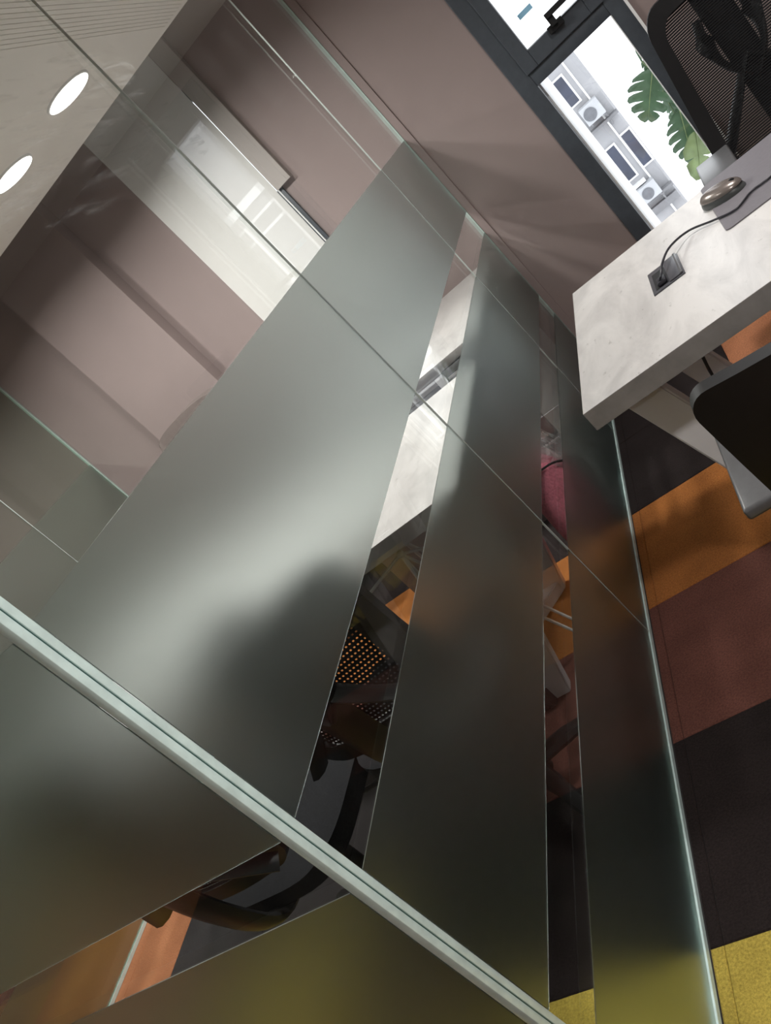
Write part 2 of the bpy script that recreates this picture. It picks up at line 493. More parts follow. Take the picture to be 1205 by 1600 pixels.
def carpet_piece(name, x0, x1, y0, y1, colr):
    g = 0.0005
    key = (name, colr, round(x1 - x0, 3), round(y1 - y0, 3))
    if key not in tile_meshes:
        bm = bmesh.new()
        hx, hy = (x1 - x0) / 2 - g, (y1 - y0) / 2 - g
        A = [bm.verts.new((sx * hx, sy * hy, -0.0075)) for sx, sy in ((-1, -1), (1, -1), (1, 1), (-1, 1))]
        B = [bm.verts.new((sx * hx, sy * hy, -0.002)) for sx, sy in ((-1, -1), (1, -1), (1, 1), (-1, 1))]
        T = [bm.verts.new((sx * (hx - 0.003), sy * (hy - 0.003), 0.0)) for sx, sy in ((-1, -1), (1, -1), (1, 1), (-1, 1))]
        for i in range(4):
            j = (i + 1) % 4
            bm.faces.new((A[i], A[j], B[j], B[i])); bm.faces.new((B[i], B[j], T[j], T[i]))
        bm.faces.new(T); bm.faces.new(A[::-1])
        me = bpy.data.meshes.new(name)
        bm.to_mesh(me); bm.free()
        me.materials.append(TILE[colr])
        tile_meshes[key] = me
    o = bpy.data.objects.new(name, tile_meshes[key])
    COL.objects.link(o)
    o.location = ((x0 + x1) / 2, (y0 + y1) / 2, 0)
    o.parent = floor
    return o
pal = ['black', 'redbrown', 'orange', 'grey', 'yellow', 'black', 'redbrown', 'salmon']
for ci, x in enumerate(COLS):
    for ri, y in enumerate(ROWS):
        c, r = ci - 10, ri - 7
        x0, x1 = max(x, X0), min(x + TS, X1); y0, y1 = max(y, Y0), min(y + TS, YW)
        if x1 - x0 < 0.02 or y1 - y0 < 0.02:
            continue
        k = known.get((c, r)) or pal[(c * 3 + r * 5 + (c * r) % 3) % len(pal)]
        if c == 0:      # a narrow strip of the same carpet is let in along the partition
            carpet_piece('carpet_edge_strip', 0.006, 0.034, y0, y1, k)
            carpet_piece('carpet_tile', 0.034, x1, y0, y1, k)
        elif c == -1:
            carpet_piece('carpet_tile', x0, -0.014, y0, y1, k)
        elif c == -5:
            carpet_piece('carpet_edge_strip', x1 - 0.345, x1 - 0.285, y0, y1, k)
            carpet_piece('carpet_tile', x1 - 0.285, x1, y0, y1, k)
            carpet_piece('carpet_tile', x0, x1 - 0.358, y0, y1, k)
        else:
            carpet_piece('carpet_tile', x0, x1, y0, y1, k)

# ------------------------------------------------------------------ our window
def frame_box(name, dims, mat, parent, bev=0.003):
    return bbox_obj(name, dims, mat, parent, bev)
bm = bmesh.new()
fy0, fy1 = YW - 0.012, YW + 0.07
box(bm, WX0 - 0.004, 0.512, fy0, fy1, WZ0, WZ1, 0.003)
win = struct('window_1', bm, M['frame'])
frame_box('window_frame', (0.849, 0.908, fy0, fy1, WZ0, WZ1), M['frame'], win)
frame_box('window_frame', (0.512, 0.849, fy0, fy1, WZ0, WZ0 + 0.06), M['frame'], win)
frame_box('window_frame', (0.512, 0.849, fy0, fy1, WZ1 - 0.06, WZ1), M['frame'], win)
frame_box('transom', (0.512, 0.849, fy0, fy1, 1.104, 1.168), M['frame'], win)
bm = bmesh.new()
box(bm, 0.505, 0.560, fy0 - 0.012, fy1 - 0.02, 1.158, WZ1 - 0.05, 0.003)
box(bm, 0.802, 0.856, fy0 - 0.012, fy1 - 0.02, 1.158, WZ1 - 0.05, 0.003)
box(bm, 0.560, 0.802, fy0 - 0.012, fy1 - 0.02, 1.158, 1.226, 0.003)
box(bm, 0.560, 0.802, fy0 - 0.012, fy1 - 0.02, WZ1 - 0.12, WZ1 - 0.05, 0.003)
sash = obj('casement_sash', bm, M['frame'], win)
bm = bmesh.new()
box(bm, 0.655, 0.718, fy0 - 0.035, fy0 - 0.012, 1.205, 1.232, 0.002)
box(bm, 0.674, 0.700, fy0 - 0.055, fy0 - 0.03, 1.222, 1.262, 0.002)
box(bm, 0.674, 0.830, fy0 - 0.066, fy0 - 0.05, 1.255, 1.275, 0.002)
obj('window_handle', bm, M['black'], sash)
frame_box('glass_pane', (0.512, 0.849, YW + 0.03, YW + 0.036, WZ0 + 0.06, 1.104), M['window_glass'], win, 0)
frame_box('glass_pane', (0.56, 0.802, YW + 0.02, YW + 0.026, 1.226, WZ1 - 0.12), M['window_glass'], win, 0)
frame_box('glazing_bead', (0.8465, 0.8495, fy0 - 0.001, fy0 + 0.03, WZ0 + 0.06, 1.104), M['white'], win, 0)
o = frame_box('sticker', (0.602, 0.662, YW + 0.0185, YW + 0.0198, 1.318, 1.338), M['blue'], win, 0)
o['label'] = 'pale blue sticker strip on the upper pane'
frame_box('window_casing', (0.908, 0.918, YW - 0.014, YW + 0.01, WZ0 - 0.01, WZ1), M['white'], win, 0)
frame_box('side_wall', (0.36, 0.519, YW + WT, 4.45, -3.0, 3.2), M['white'], win, 0)
frame_box('reveal', (0.4482, 0.519, YW + 0.071, YW + WT - 0.001, WZ0, WZ1), M['white'], win, 0)
frame_box('reveal', (0.9105, 0.9118, YW + 0.07, YW + WT, WZ0, WZ1), M['white'], win, 0)
frame_box('window_sill', (0.43, 0.93, YW + 0.07, YW + WT + 0.04, WZ0 - 0.03, WZ0 + 0.002), M['white'], win, 0.003)

# ------------------------------------------------------------------ window behind the blind
bm = bmesh.new()
gy0, gy1 = YW + 0.15, YW + 0.19
box(bm, BX0, BX0 + 0.04, gy0, gy1, BZ0, BZ1)
win2 = struct('window_2', bm, M['frame'])
frame_box('window_frame', (BX1 - 0.04, BX1, gy0, gy1, BZ0, BZ1), M['frame'], win2)
frame_box('window_frame', (BX0, BX1, gy0, gy1, BZ1 - 0.05, BZ1), M['frame'], win2)
frame_box('window_frame', (BX0, BX1, gy0, gy1, BZ0, BZ0 + 0.05), M['frame'], win2)
frame_box('glass_pane', (BX0 + 0.04, BX1 - 0.04, gy0 + 0.02, gy0 + 0.026, BZ0 + 0.05, BZ1 - 0.05), M['window_glass'], win2, 0)
bbox_obj('reveal', (BX0 + 0.001, BX0 + 0.003, YW + 0.001, gy0, BZ0, BZ1), M['white'], win2)
bbox_obj('reveal', (BX1 - 0.003, BX1 - 0.001, YW + 0.001, gy0, BZ0, BZ1), M['white'], win2)
bbox_obj('reveal', (BX0 + 0.004, BX1 - 0.004, YW + 0.001, gy0, BZ0 + 0.001, BZ0 + 0.003), M['white'], win2)
for dims in ((-0.732, -0.596, 1.477, 1.532), (-0.735, -0.592, 1.00, 1.462), (-0.905, -0.767, 1.00, 1.533)):
    frame_box('daylight_block_panel', (dims[0], dims[1], YW + 0.026, YW + 0.030, dims[2], dims[3]), M['facade'], win2, 0)  # unseen panels added behind the blind to shade rectangles into the cloth
# the dark jamb seen beside the blind
frame_box('window_frame', (-0.536, -0.505, YW - 0.016, YW, 0.75, 1.545), M['frame'], win2, 0.002)
frame_box('glazing_bead', (-0.527, -0.521, YW - 0.020, YW - 0.016, 0.75, 1.548), M['white'], win2, 0)

blind = thing('roller_blind', 'white roller blind drawn down over the window beyond the glass partition', 'blind', (-0.775, YW - 0.02, 1.0))
bm = bmesh.new()
n = 40
for side in (0, 1):
    pass
box(bm, -0.235, 0.242, 0.004, 0.0055, -0.15, 1.60)
obj('blind_cloth', bm, M['blind'], blind)
bm = bmesh.new(); box(bm, -0.236, 0.237, -0.002, 0.010, -0.17, -0.15, 0.003); obj('bottom_rail', bm, M['white'], blind, True)

# ------------------------------------------------------------------ glass partitions
BANDS = [(0.016, 0.3605), (0.467, 0.826), (0.940, 1.318)]
part1 = thing('glass_partition', 'long frosted glass partition running beside the desk up to the far wall', 'partition', (0, 0.606, 0))
def P1(name, x0, x1, y0, y1, z0, z1, mat, bev=0.0):
    return bbox_obj(name, (x0, x1, y0 - 0.606, y1 - 0.606, z0, z1), mat, part1, bev)
JA, JB = 1.833, 3.034
panes1 = [(0.619, JA - 0.002), (JA + 0.002, JB - 0.002), (JB + 0.002, YW - 0.008)]
for a, b in panes1:
    P1('glass_pane', -0.012, 0.0, a, b, 0.012, CZ - 0.002, M['pane'])
    for z0, z1 in BANDS:
        P1('frosted_film', 0.0006, 0.0022, a + 0.001, b - 0.001, z0, z1, M['frost'])
for y in (JA, JB):
    P1('joint_seal', -0.0025, 0.0024, y - 0.0014, y + 0.0014, 0.012, CZ - 0.002, M['seal'])
P1('wall_edge_seal', -0.013, 0.003, YW - 0.008, YW - 0.001, 0.0, CZ - 0.002, M['edge_dim'])
P1('glass_edge', -0.012, 0.0022, 0.607, 0.619, 0.012, CZ - 0.002, M['edge'], 0.0015)
P1('bottom_edge', -0.012, 0.0045, 0.607, YW - 0.009, 0.0005, 0.012, M['edge'])
P1('hand_smear', 0.0008, 0.0014, 1.14, 1.98, 1.64, 1.95, M['smear'])
part2 = thing('glass_partition', 'frosted glass front panel in the foreground meeting the long partition at a corner', 'partition', (0, 0.594, 0))
def P2(name, x0, x1, y0, y1, z0, z1, mat, bev=0.0):
    return bbox_obj(name, (x0, x1, y0 - 0.594, y1 - 0.594, z0, z1), mat, part2, bev)
for a, b in ((-0.0125, -1.17), (-1.174, -2.322)):
    P2('glass_pane', b, a, 0.594, 0.606, 0.012, CZ - 0.002, M['pane'])
    for z0, z1 in BANDS:
        P2('frosted_film', b + 0.001, a - 0.001, 0.5918, 0.5934, z0, z1, M['frost'])
P2('joint_seal', -1.1738, -1.1702, 0.5935, 0.6065, 0.012, CZ - 0.002, M['seal'])
P2('glass_edge', -0.012, 0.0022, 0.5918, 0.6045, 0.012, CZ - 0.002, M['edge'], 0.0015)
P2('corner_gap', -0.011, 0.0005, 0.6048, 0.6067, 0.012, CZ - 0.002, M['edge_dark'])
P2('bottom_edge', -2.322, -0.0125, 0.5915, 0.606, 0.0005, 0.012, M['edge'])
part3 = thing('glass_partition', 'far glass partition with a pale edge at the other side of the meeting room', 'partition', (-2.337, 0.606, 0))
def P3(name, x0, x1, y0, y1, z0, z1, mat, bev=0.0):
    return bbox_obj(name, (x0 + 2.337, x1 + 2.337, y0 - 0.606, y1 - 0.606, z0, z1), mat, part3, bev)
for a, b in ((0.594, 1.83), (1.834, 3.033), (3.037, YW - 0.012)):
    P3('glass_pane', -2.347, -2.337, a, b, 0.014, CZ - 0.002, M['pane_far'])
    for z0, z1 in BANDS:
        P3('frosted_film', -2.3365, -2.335, a + 0.001, b - 0.001, z0, z1, M['frost'])
for y in (1.832, 3.035):
    P3('joint_seal', -2.3395, -2.3362, y - 0.002, y + 0.002, 0.014, CZ - 0.002, M['seal'])
P3('wall_edge_seal', -2.349, -2.333, YW - 0.009, YW - 0.001, 0.0, CZ - 0.002, M['edge_dim'])
P3('bottom_edge', -2.349, -2.333, 0.594, YW - 0.013, 0.0005, 0.014, M['edge'])

# ------------------------------------------------------------------ ceiling downlights
def downlight(x, y, label, group='round ceiling downlights', power=1.0):
    t = thing('ceiling_downlight', label, 'ceiling light', (x, y, CZ), 0, group)
    bm = bmesh.new()
    k = 28
    prof = [(0.082, -0.004), (0.083, -0.006), (0.088, -0.005), (0.090, 0.0)]
    rings = [[bm.verts.new((r * math.cos(2 * PI * i / k), r * math.sin(2 * PI * i / k), z)) for i in range(k)] for r, z in prof]
    for a in range(len(prof) - 1):
        for i in range(k):
            bm.faces.new((rings[a][i], rings[a][(i + 1) % k], rings[a + 1][(i + 1) % k], rings[a + 1][i]))
    obj('trim_ring', bm, M['white'], t, True)
    bm = bmesh.new(); cyl(bm, (0, 0, -0.0035), 0.083, 0.006, 28); obj('diffuser', bm, M['lamp'], t)
    ld = bpy.data.lights.new('downlight_beam', 'AREA')
    ld.shape = 'DISK'; ld.size = 0.146
    ld.spread = math.radians(158)
    ld.energy = LAMP_W * power; ld.color = (1.0, 0.97, 0.935)
    lo = bpy.data.objects.new('downlight_beam', ld); COL.objects.link(lo)
    lo.location = (0, 0, -0.008); lo.parent = t
    return t
downlight(-0.474, 2.696, 'round white ceiling downlight nearest the blind, above the sideboard')
downlight(-0.824, 2.706, 'round white ceiling downlight beside the other one, nearer the far partition')
downlight(-0.75, 1.35, 'round ceiling downlight above the meeting room chair', power=0.35)
downlight(-1.75, 1.45, 'round ceiling downlight near the far partition above the grey carpet', power=0.7)
downlight(-1.72, 2.72, 'round ceiling downlight above the taupe chair', power=1.1)
downlight(1.15, 2.3, 'round ceiling downlight above the near desk', power=1.0)
downlight(1.0, 0.55, 'round ceiling downlight above the open floor by the chair', power=1.0)
downlight(-1.0, -0.9, 'round ceiling downlight in the corridor outside the glass front', power=0.3)
downlight(-3.2, 2.4, 'added unseen ceiling downlight brightening the room past the far partition', power=1.6)  # unseen lamp added to lift the dim room past the glass
downlight(0.55, -1.2, 'round ceiling downlight behind the viewer over the open floor', power=0.45)

# linear air grille on the ceiling beside the long partition
gr = thing('air_grille', 'long pale slatted air grille set into the ceiling by the partition', 'air vent', (-0.15, 2.25, CZ))
bbox_obj('grille_frame', (-0.195, 0.11, -0.9, 0.9, -0.004, -0.001), M['ceiling'], gr)
for i in range(14):
    x = -0.105 + i * 0.0155
    bbox_obj('slat', (x, x + 0.010, -0.89, 0.89, -0.0056, -0.0042), M['ceiling'], gr)

# ------------------------------------------------------------------ desks
def desk(name, label, length, flip, loc, box_at=None):
    """left end of the top at local x=0, front edge at y=0; flip mirrors it in x"""
    t = thing(name, label, 'desk', loc)
    s = -1 if flip else 1
    D = 0.745
    X = lambda v: s * v
    bm = bmesh.new()
    box(bm, X(0), X(length), 0, D, 0.703, 0.75, 0.0012)
    top = obj('desk_top', bm, M['marble'], t)
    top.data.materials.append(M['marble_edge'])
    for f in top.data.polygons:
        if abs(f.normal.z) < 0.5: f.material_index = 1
    def leg(xt, y, dirx):
        bm = bmesh.new()
        lean = 0.29
        zt, zb = 0.703, 0.0
        wd, th = 0.082, 0.042
        xb = xt + dirx * lean * (zt - zb)
        vs = []
        for (xx, zz) in ((xt, zt), (xb, zb)):
            for (dx, dy) in ((0, -th / 2), (dirx * wd, -th / 2), (dirx * wd, th / 2), (0, th / 2)):
                vs.append(bm.verts.new((xx + dx, y + dy, zz)))
        for i in range(4):
            j = (i + 1) % 4
            bm.faces.new((vs[i], vs[j], vs[4 + j], vs[4 + i]))
        bm.faces.new(vs[0:4]); bm.faces.new(vs[4:8])
        bmesh.ops.bevel(bm, geom=list(bm.edges), offset=0.004, segments=2, affect='EDGES')
        obj('leg', bm, M['white_metal'], t, True)
        return xb
    for end in (0, 1):
        xt = X(0.035) if end == 0 else X(length - 0.035)
        dx = s if end == 0 else -s
        xb = leg(xt, 0.135, dx); leg(xt, 0.610, dx)
        # floor stretchers run from both feet to a point under the middle
        for y in (0.135, 0.610):
            bm = bmesh.new()
            a = Vector((xb + dx * 0.03, y, 0.022)); b = Vector((xb + dx * 0.24, 0.3725, 0.022))
            d = (b - a).normalized(); nrm = Vector((-d.y, d.x, 0)) * 0.036
            for zz in (0.0, 0.040):
                pass
            A = [a + nrm, b + nrm, b - nrm, a - nrm]
            lo = [bm.verts.new((p.x, p.y, 0.001)) for p in A]; hi = [bm.verts.new((p.x, p.y, 0.042)) for p in A]
            bm.faces.new(lo[::-1]); bm.faces.new(hi)
            for i in range(4): bm.faces.new((lo[i], lo[(i + 1) % 4], hi[(i + 1) % 4], hi[i]))
            bmesh.ops.bevel(bm, geom=list(bm.edges), offset=0.004, segments=2, affect='EDGES')
            obj('stretcher', bm, M['white_metal'], t, True)
    for y in (0.115, 0.60):
        bbox_obj('steel_rail', (X(0.16), X(length - 0.16), y, y + 0.035, 0.668, 0.702), M['white_metal'], t, 0.003)
    if box_at:
        bx, by = box_at
        bm = bmesh.new()
        box(bm, X(bx), X(bx + 0.078), by, by + 0.148, 0.7495, 0.7535, 0.0012)
        cb = obj('cable_box', bm, M['box'], t, True)
        cb['label'] = 'dark grey flip-lid cable box let into the desk top'
        bm = bmesh.new(); box(bm, X(bx + 0.004), X(bx + 0.074), by + 0.062, by + 0.143, 0.7536, 0.7560, 0.0012); obj('lid', bm, M['box'], cb, True)
        bm = bmesh.new(); box(bm, X(bx + 0.010), X(bx + 0.066), by + 0.014, by + 0.060, 0.7536, 0.7545); obj('socket_opening', bm, M['black'], cb)
        bm = bmesh.new()
        box(bm, X(bx + 0.020), X(bx + 0.052), by + 0.018, by + 0.040, 0.7546, 0.763, 0.002)
        obj('plug', bm, M['black'], cb, True)
    return t

# our desk: a very slight turn against the partition, as in the photo
d1 = desk('desk', 'pale marble-topped desk with white steel legs and a dark mouse mat on it', 1.6, False, (0.330, 1.568, 0))
d1.rotation_euler[2] = -0.012
# the cable box sits in world coordinates measured from the photograph
cbx = bmesh.new()
box(cbx, -0.039, 0.039, -0.072, 0.072, 0.0, 0.004, 0.0012)
cb = obj('cable_box', cbx, M['box'], d1, True)
cb.location = (0.573 - 0.330 + 0.004, 1.950 - 1.568, 0.7495)
cb['label'] = 'dark grey flip-lid cable box let into the desk top'
cbx = bmesh.new(); box(cbx, 0.004, 0.036, -0.068, 0.068, 0.0042, 0.0075, 0.0014); obj('lid', cbx, M['box'], cb, True)
cbx = bmesh.new(); box(cbx, 0.030, 0.0365, -0.068, 0.068, 0.0076, 0.0092, 0.0006); obj('lid_edge', cbx, M['pad'], cb, True)
cbx = bmesh.new(); box(cbx, -0.030, 0.002, -0.058, 0.045, 0.0041, 0.0048); obj('socket_opening', cbx, M['black'], cb)
cbx = bmesh.new(); box(cbx, -0.022, 0.000, -0.056, -0.022, 0.0049, 0.0150, 0.003); obj('plug', cbx, M['cable'], cb, True)

d2 = desk('desk', 'pale marble-topped desk on white steel legs seen through the glass partition', 1.75, True, (-0.030, 1.664, 0))

# sideboard against the far wall in the glazed room
sb = thing('sideboard', 'grey sideboard with marble top against the far wall in the glazed room', 'sideboard', (-0.06, 2.70, 0))
bbox_obj('sideboard_top', (-0.92, 0.0, -0.005, 0.86, 0.722, 0.75), M['marble'], sb, 0.0012)
bbox_obj('carcass', (-0.90, -0.004, 0.012, 0.85, 0.05, 0.7215), M['marble'], sb, 0.001)
bbox_obj('plinth', (-0.88, -0.03, 0.04, 0.83, 0.001, 0.05), M['cab_grey'], sb)
# pale strips painted in for a window frame mirrored in the glass; grey fronts
bbox_obj('reflected_frame_strip', (-0.205, -0.168, -0.004, 0.012, 0.05, 0.712), M['cab_light'], sb, 0.001)
bbox_obj('reflected_frame_strip', (-0.90, -0.206, -0.004, 0.012, 0.690, 0.712), M['cab_light'], sb, 0.001)
for z0, z1 in ((0.06, 0.27), (0.28, 0.49), (0.50, 0.688)):
    dr = bbox_obj('drawer', (-0.166, -0.008, -0.002, 0.0118, z0, z1), M['cab_grey'], sb, 0.001)
    bbox_obj('drawer_pull', (-0.160, -0.014, -0.006, -0.002, z1 - 0.008, z1), M['cab_light'], dr)
bbox_obj('drawer', (-0.166, -0.008, -0.002, 0.0118, 0.692, 0.715), M['cab_grey'], sb, 0.001)
for x0, x1 in ((-0.55, -0.21), (-0.898, -0.554)):
    bbox_obj('door', (x0, x1, 0.0, 0.0118, 0.06, 0.684), M['cab_grey'], sb, 0.001)

# ------------------------------------------------------------------ office chair
def office_chair(label, loc, rotz, with_head=True, arms=True, back_net='net', zt=0.985, taper=0.012, pad='pad', border=0.062, corner=0.06, zb=0.545, wid=0.248):
    """local frame: sitter faces +y, floor at z=0"""
    t = thing('office_chair', label, 'chair', loc, rotz)
    # five-star base
    for i in range(5):
        a = 2 * PI * i / 5 + 0.3
        dx, dy = math.cos(a), math.sin(a)
        bm = bmesh.new()
        tube(bm, catmull([(0.03 * dx, 0.03 * dy, 0.10), (0.15 * dx, 0.15 * dy, 0.098), (0.29 * dx, 0.29 * dy, 0.072)], 4), [(0.024, 0.02)] * 4 + [(0.02, 0.016)] * 4 + [(0.014, 0.012)], 8)
        obj('base_leg', bm, M['black'], t, True)
        bm = bmesh.new()
        for sgn in (-1, 1):
            cx, cy = 0.29 * dx - dy * 0.016 * sgn, 0.29 * dy + dx * 0.016 * sgn
            bmesh.ops.create_cone(bm, cap_ends=True, segments=16, radius1=0.028, radius2=0.028, depth=0.018,
                                  matrix=Matrix.Translation((cx, cy, 0.0285)) @ Matrix.Rotation(a + PI / 2, 4, 'Z') @ Matrix.Rotation(PI / 2, 4, 'Y'))
        cyl(bm, (0.29 * dx, 0.29 * dy, 0.05), 0.008, 0.05, 10)
        obj('caster', bm, M['black'], t, True)
    bm = bmesh.new(); cyl(bm, (0, 0, 0.095), 0.042, 0.06, 20); cyl(bm, (0, 0, 0.20), 0.028, 0.18, 20); obj('column_sleeve', bm, M['black'], t, True)
    bm = bmesh.new(); cyl(bm, (0, 0, 0.35), 0.014, 0.14, 16); obj('gas_lift', bm, M['chrome'], t, True)
    bm = bmesh.new(); box(bm, -0.09, 0.09, -0.13, 0.10, 0.40, 0.435, 0.01)
    tube(bm, [(0.09, 0.03, 0.41), (0.22, 0.03, 0.415), (0.25, 0.03, 0.42)], [0.006, 0.006, 0.009], 8)
    obj('tilt_mechanism', bm, M['black'], t, True)
    # seat: padded, waterfall front edge
    bm = bmesh.new()
    W, L = 0.222, 0.235
    rows = []
    nu, nv = 14, 14
    def ss(u, v):
        e = 4.0
        r = max((abs(u) ** e + abs(v) ** e) ** (1 / e), 1e-6)
        k = max(abs(u), abs(v)) / r if r > 0 else 1
        return u * k * W, v * k * L
    for side in (1, -1):
        g = []
        for i in range(nu + 1):
            r_ = []
            for j in range(nv + 1):
                u, v = -1 + 2 * i / nu, -1 + 2 * j / nv
                x, y = ss(u, v)
                edge = max(abs(u), abs(v))
                zs = 0.475 + 0.018 * (1 - edge ** 4) - (0.03 * max(0, v - 0.55) ** 2 / 0.2 if v > 0.55 else 0) + 0.010 * abs(u) ** 3
                zlow = 0.437
                r_.append(bm.verts.new((x, y + 0.01, zs if side == 1 else zlow)))
            g.append(r_)
        for i in range(nu):
            for j in range(nv):
                f = (g[i][j], g[i + 1][j], g[i + 1][j + 1], g[i][j + 1])
                bm.faces.new(f if side == 1 else f[::-1])
        rows.append(g)
    ring = lambda g: [g[i][0] for i in range(nu)] + [g[nu][j] for j in range(nv)] + [g[i][nv] for i in range(nu, 0, -1)] + [g[0][j] for j in range(nv, 0, -1)]
    A, B = ring(rows[0]), ring(rows[1])
    for i in range(len(A)):
        j = (i + 1) % len(A)
        bm.faces.new((A[i], A[j], B[j], B[i]))
    obj('seat', bm, M['black_soft'], t, True)
    # backrest: frame loop, net, spine with Y arms
    def back(u, v):      # u -1..1, v 0..1 -> point on the curved back surface
        hw = wid - taper * v
        x = u * hw
        z = zb + (zt - zb) * v
        y = -0.225 - 0.085 * v + 0.035 * u * u - 0.02 * math.sin(PI * v)
        return Vector((x, y, z))
    loop2 = []
    ru, rv = corner / 0.24, corner / (0.5 * (zt - zb)) * 0.5
    def side(a, b, n):
        return [(a[0] + (b[0] - a[0]) * k / n, a[1] + (b[1] - a[1]) * k / n) for k in range(n)]
    def arc(cu, cv, a0, n=7):
        return [(cu + ru * math.cos(a0 + PI / 2 * k / n), cv + rv * math.sin(a0 + PI / 2 * k / n)) for k in range(n)]
    loop2 += side((1, rv), (1, 1 - rv), 8) + arc(1 - ru, 1 - rv, 0)
    loop2 += side((1 - ru, 1), (-1 + ru, 1), 10) + arc(-1 + ru, 1 - rv, PI / 2)
    loop2 += side((-1, 1 - rv), (-1, rv), 8) + arc(-1 + ru, rv, PI)
    loop2 += side((-1 + ru, 0), (1 - ru, 0), 10) + arc(1 - ru, rv, 1.5 * PI)
    bm = bmesh.new()
    fr = 0.03
    outer, inner = [], []
    def off(u, v, k):
        return u * (1 - k / 0.24), 0.5 + (v - 0.5) * (1 - 2 * k / (zt - zb))
    vo, vi, vob, vib = [], [], [], []
    for u, v in loop2:
        p = back(u, v); q = back(*off(u, v, border))
        b = Vector((0, -0.026, 0))
        vo.append(bm.verts.new(p)); vi.append(bm.verts.new(q)); vob.append(bm.verts.new(p + b)); vib.append(bm.verts.new(q + b))
    n = len(loop2)
    for i in range(n):
        j = (i + 1) % n
        bm.faces.new((vo[i], vo[j], vi[j], vi[i])); bm.faces.new((vob[j], vob[i], vib[i], vib[j]))
        bm.faces.new((vo[j], vo[i], vob[i], vob[j])); bm.faces.new((vi[i], vi[j], vib[j], vib[i]))
    bmesh.ops.bevel(bm, geom=[e for e in bm.edges if len(e.link_faces) == 2 and e.calc_face_angle(0) > 0.8], offset=0.005, segments=2, affect='EDGES')
    obj('back_frame', bm, M['black'], t, True)
    bm = bmesh.new()
    uvl = bm.loops.layers.uv.new('UVMap')
    gn = 16
    g = []
    for i in range(gn + 1):
        r_ = []
        for j in range(gn + 1):
            u, v = -0.86 + 1.72 * i / gn, 0.06 + 0.88 * j / gn
            p = back(u, v) + Vector((0, -0.012, 0))
            r_.append(bm.verts.new(p))
        g.append(r_)
    for i in range(gn):
        for j in range(gn):
            f = bm.faces.new((g[i][j], g[i + 1][j], g[i + 1][j + 1], g[i][j + 1]))
            for lp in f.loops:
                lp[uvl].uv = (lp.vert.co.x + 1, lp.vert.co.z)
    obj('back_mesh', bm, M[back_net], t, True)
    # spine
    bm = bmesh.new()
    tube(bm, catmull([(0, -0.10, 0.415), (0, -0.24, 0.43), (0, -0.30, 0.55), (0, -0.335, 0.72), (0, -0.345, 0.86), (0, -0.348, zt + 0.05)], 6), [(0.048, 0.016)] * 31, 10)
    for s_ in (-1, 1):
        tube(bm, catmull([(0, -0.335, 0.80), (s_ * 0.09, -0.318, 0.70), (s_ * 0.20, -0.262, 0.585)], 5), [(0.030, 0.012)] * 11, 8)
        tube(bm, catmull([(0, -0.335, 0.72), (s_ * 0.06, -0.330, 0.80), (s_ * 0.075, -0.336, 0.90), (s_ * 0.06, -0.342, 0.965)], 5), [(0.030, 0.011)] * 16, 8)
    obj('back_support', bm, M['black'], t, True)
    if with_head:
        bm = bmesh.new()
        box(bm, -0.135, 0.135, -0.022, 0.022, -0.06, 0.06, 0.02, Matrix.Translation((0, -0.335, zt + 0.115)) @ Matrix.Rotation(-0.15, 4, 'X'), 3)
        obj('headrest', bm, M['black_soft'], t, True)
    for s_ in ((-1, 1) if arms else ()):
        bm = bmesh.new()
        tube(bm, catmull([(s_ * 0.13, -0.02, 0.42), (s_ * 0.24, -0.03, 0.43), (s_ * 0.236, -0.02, 0.50), (s_ * 0.236, 0.0, 0.65)], 5), [(0.026, 0.013)] * 16, 8)
        obj('armrest_post', bm, M['black'], t, True)
        bm = bmesh.new()
        box(bm, s_ * 0.232 - 0.052, s_ * 0.232 + 0.052, -0.105, 0.155, 0.650, 0.672, 0.006, None, 3)
        obj('armrest_pad', bm, M[pad], t, True)
    return t

c1 = office_chair('black mesh office chair facing us behind the near desk under the window', (1.04, 2.70, 0), PI - 0.06, True, True, 'net', 1.09, 0.07, 'pad', 0.052, 0.075, 0.50)
c2 = office_chair('black mesh office chair with its back to us, drawn up to the near desk', (0.812, 1.205, 0), 0.0, False, True, 'net_dots', 0.967, -0.032, 'pad', 0.080, 0.035, 0.545, 0.190)
c3 = office_chair('black mesh office chair behind the long frosted panel, drawn up to the second desk', (-0.33, 1.475, 0), 0.05, False, False, 'net_dots', 0.985, -0.03, 'pad', 0.062, 0.06, 0.545, 0.200)
c4 = office_chair('black office chair behind the front glass panel, beyond the corner of the partition', (-0.765, 1.27, 0), -0.04, False, False, 'net_dense', 1.06, -0.03, 'black', 0.05, 0.06, 0.545, 0.195)

# tall taupe chair by the far partition
tc_ = thing('high_back_chair', 'taupe high-back chair whose rounded top shows above the frosted band', 'chair', (-1.47, 3.05, 0), PI)
bm = bmesh.new()
poly = []
for k in range(25):
    a = PI * k / 24
    poly.append((0.215 * math.cos(a), 1.135 + 0.06 * math.sin(a) ** 0.6))
poly += [(-0.22, 0.45), (0.22, 0.45)]
prism(bm, poly, 'y', -0.30, -0.22, 0.012)
obj('backrest', bm, M['taupe_soft'], tc_, True)
bm = bmesh.new(); box(bm, -0.24, 0.24, -0.24, 0.24, 0.41, 0.50, 0.03, None, 3); obj('seat', bm, M['taupe_soft'], tc_, True)
for sx in (-1, 1):
    for sy in (-1, 1):
        bm = bmesh.new(); cyl(bm, (sx * 0.20, sy * 0.19, 0.206), 0.012, 0.41, 12, 0.018); obj('leg', bm, M['black'], tc_, True)

